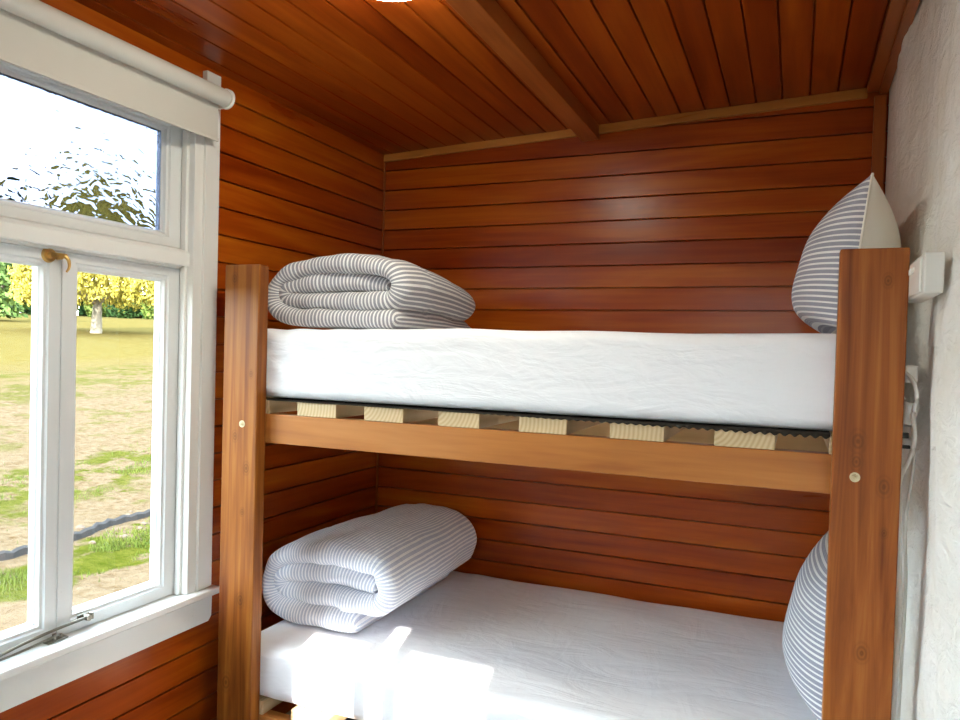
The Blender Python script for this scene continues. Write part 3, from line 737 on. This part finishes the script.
def leaves(bm, pts, size, droop=0.0):
    for p in pts:
        n = Vector((random.gauss(0, 1), random.gauss(0, 1), random.gauss(0, 1))).normalized()
        u = n.orthogonal().normalized(); v = n.cross(u)
        if droop: v = (v*(1-droop) + Vector((0, 0, -1))*droop).normalized(); u = n.cross(v).normalized()
        s = size*random.uniform(0.6, 1.3)
        q = [p+u*s*.5, p+v*s*(0.8+droop), p-u*s*.5, p-v*s*(0.8+droop)]
        bm.faces.new([bm.verts.new(c) for c in q])
def dirp(px_dir, r): return Vector((1.8625+px_dir[0]*r, px_dir[1]*r, 0))
def tree(name, dv, r, label, cat, crown, trunk_r, trunk_h, leafmat, group=None):
    b = dirp(dv, r); b.z = gz(b.x, b.y)
    root = empty(name, b, label, cat, group)
    bm = bmesh.new(); tube(bm, [b-Vector((0, 0, .3)), b+Vector((0.05, 0, trunk_h*.4)), b+Vector((0, .1, trunk_h))], lambda t: trunk_r*(1.25-0.5*t), 12)
    for k in range(6):
        a = 2*PI*k/6+0.4
        tube(bm, [b+Vector((0, 0, trunk_h*.8)), b+Vector((math.cos(a)*trunk_h*.6, math.sin(a)*trunk_h*.6, trunk_h*1.25)), b+Vector((math.cos(a)*trunk_h*1.4, math.sin(a)*trunk_h*1.4, trunk_h*1.8))], lambda t: trunk_r*(0.45-0.3*t), 8)
    link('trunk', bm, M['bark'], root, smooth=True)
    bm = bmesh.new(); crown(bm, b); link('foliage', bm, leafmat, root)
    return root
def willow(rad_, h0, h1, nstr, per):
    def f(bm, b):
        for _ in range(nstr):
            a = random.uniform(0, 2*PI); q = math.sqrt(random.random()); rr = rad_*q
            top = h1 - (h1-h0)*0.55*q*q - random.uniform(0, 0.6)
            bot = h0 + random.uniform(0, 1.2) if random.random() < 0.6 else top - random.uniform(1.0, 3.0)
            base = b + Vector((rr*math.cos(a), rr*math.sin(a), 0)); lean = Vector((math.cos(a), math.sin(a), 0))*random.uniform(0, .6)
            pts = [base + Vector((0, 0, top+(bot-top)*t)) + lean*t + Vector((random.gauss(0, .12), random.gauss(0, .12), 0)) for t in [random.random() for _ in range(per)]]
            leaves(bm, pts, 0.10, 0.5)
    return f
def cone_crown(rad_, h, n, s):
    def f(bm, b):
        pts = []
        for _ in range(n):
            t = random.random(); a = random.uniform(0, 2*PI); rr = rad_*(1-t)**0.8*(0.75+0.3*random.random())*(0.8+0.25*math.sin(a*5+t*30))
            pts.append(b+Vector((rr*math.cos(a), rr*math.sin(a), 0.3+h*t)))
        leaves(bm, pts, s)
    return f
def blob(rx, h, n, s):
    def f(bm, b):
        pts = []
        for _ in range(n):
            v = Vector((random.gauss(0, 1), random.gauss(0, 1), random.gauss(0, 1))).normalized()*random.uniform(0.75, 1)
            pts.append(b+Vector((v.x*rx, v.y*rx, h*.5+v.z*h*.52)))
        leaves(bm, pts, s)
    return f
tree('willow_tree', (-0.7725, 0.6350), 47, 'large yellow willow with a forked pale trunk in the paddock behind the right window pane', 'tree', willow(3.75, 1.35, 8.6, 900, 44), 0.27, 2.0, M['willow'])
for i, (dx, r, rr, h, lab, mat) in enumerate((( -0.838, 84, 4.6, 11, 'tall dark conifer at the left edge of the left window pane', 'conifer'),
                              (-0.826, 97, 5.0, 12, 'tall dark conifer beside the yellow willow seen in the left pane', 'conifer'),
                              (-0.812, 111, 5.0, 12, 'dark conifer behind the yellow willow branches', 'conifer'),
                              (-0.836, 60, 2.2, 5.5, 'young light green pine in front of the dark conifers', 'pine'))):
    dy = math.sqrt(1-dx*dx)
    tree('conifer_tree', (dx, dy), r, lab, 'tree', cone_crown(rr, h, 5200 if mat == 'conifer' else 2200, 0.5 if mat == 'conifer' else 0.3), 0.3, 2.0, M[mat])
for i in range(9):
    az = 0.915 - i*0.0315                    # angle from +y towards -x
    dv = (-math.sin(az), math.cos(az)); r = 87+random.uniform(-0.4, 0.4)
    b = dirp(dv, r); b.z = gz(b.x, b.y)-0.2
    bm = bmesh.new(); (blob(1.05, random.uniform(2.2, 3.4), 700, 0.34))(bm, b)
    tag(link('hedge_bush', bm, M['hedge'] if i % 2 else M['conifer'], loc=b), 'green bush in the row along the far edge of the paddock', 'bush', 'hedge bushes along the far paddock edge')
bm = bmesh.new(); pts_ = []
for _ in range(9000):
    a = random.uniform(0.58, 0.90); rr = 93.5+random.uniform(-.8, .8); b = dirp((-math.sin(a), math.cos(a)), rr)
    pts_.append(Vector((b.x, b.y, gz(b.x, b.y)+random.uniform(0, 2.7+0.5*math.sin(a*60)))))
leaves(bm, pts_, 0.5)
b = dirp((-math.sin(.75), math.cos(.75)), 93.5); b.z = gz(b.x, b.y)
tag(link('hedge', bm, M['conifer'], loc=b), 'long dark green hedge along the far side of the paddock behind the willow', 'hedge')
for i, a in enumerate((0.915, 0.885, 0.80, 0.765)):
    b = dirp((-math.sin(a), math.cos(a)), 83); b.z = gz(b.x, b.y)
    tag(link('fence_post', boxbm(b-Vector((.12, .12, .2)), b+Vector((.12, .12, 1.0)), 0.02), M['postw'], loc=b), 'small pale fence post at the far edge of the paddock', 'post', 'fence posts along the far paddock edge')
# long low edging and the stones beside it
pts = []
for k in range(26):
    y = 3.2+k*0.22; x = -5.02-0.13*max(0, y-4.6)*0.95+0.05*math.sin(y*2.7)+0.03*math.sin(y*7); pts.append(Vector((x, y, gz(x, y)+0.005)))
bm = bmesh.new()
pr = [(-0.035, -0.05), (-0.03, 0.06), (0.0, 0.075), (0.03, 0.055), (0.04, -0.05)]
rg = [[bm.verts.new(p+Vector((a+0.01*math.sin(i*1.9), 0, c+0.012*math.sin(i*2.3)))) for a, c in pr] for i, p in enumerate(catmull(pts, 3))]
for i in range(len(rg)-1):
    for k in range(4): bm.faces.new((rg[i][k], rg[i][k+1], rg[i+1][k+1], rg[i+1][k]))
bm.faces.new(rg[0]); bm.faces.new(rg[-1])
tag(link('garden_edging', bm, M['edging']), 'dark weathered edging strip running across the bare ground outside the window', 'edging')
stones = []
for i in range(30):
    y = random.uniform(3.9, 8.0); x = -5.0-0.12*max(0, y-4.6) + random.choice((1, 1, -1))*random.uniform(0.17, 0.45)
    if any(math.hypot(x-a, y-b) < 0.17 for a, b, c in stones): continue
    r = random.uniform(0.02, 0.05); bm = bmesh.new(); bmesh.ops.create_icosphere(bm, subdivisions=2, radius=r)
    for v in bm.verts: v.co *= 1+0.35*noise.noise(v.co*(1.2/r)+Vector((i, 0, 0)))
    bm.transform(Matrix.Translation((x, y, gz(x, y)+r*0.3)) @ Matrix.Diagonal((1.3, 1, .7, 1)))
    stones.append((x, y, r*1.5)); tag(link('stone', bm, M['stone'], loc=(x, y, gz(x, y))), 'small brown stone lying beside the dark edging outside the window', 'stone', 'stones beside the garden edging')
bm = bmesh.new(); cnt = 0
while cnt < 11000:
    y = random.uniform(3.4, 10.5); x = random.choice((random.gauss(-4.4, .22), random.gauss(-4.5, .25), random.gauss(-7.4, .5)))
    if x > -6: x -= 0.1*max(0, y-4.6)
    if noise.noise(Vector((x*1.6, y*1.1, 5))) < -0.05: cnt += 0.2; continue
    if any(abs(x-p.x) < 0.13 and abs(y-p.y) < 0.16 for p in pts) or any(math.hypot(x-a, y-b) < c+0.04 for a, b, c in stones): continue
    cnt += 1
    z0 = gz(x, y); h = random.uniform(0.025, 0.07); a = random.uniform(0, PI); d = Vector((math.cos(a), math.sin(a), 0))*0.006; l = Vector((random.gauss(0, .015), random.gauss(0, .015), h))
    p = Vector((x, y, z0-0.004)); bm.faces.new([bm.verts.new(c) for c in (p-d, p+d, p+l)])
tag(link('grass', bm, M['grass']), 'short green grass patches on the bare earth outside the window', 'grass', kind='stuff')
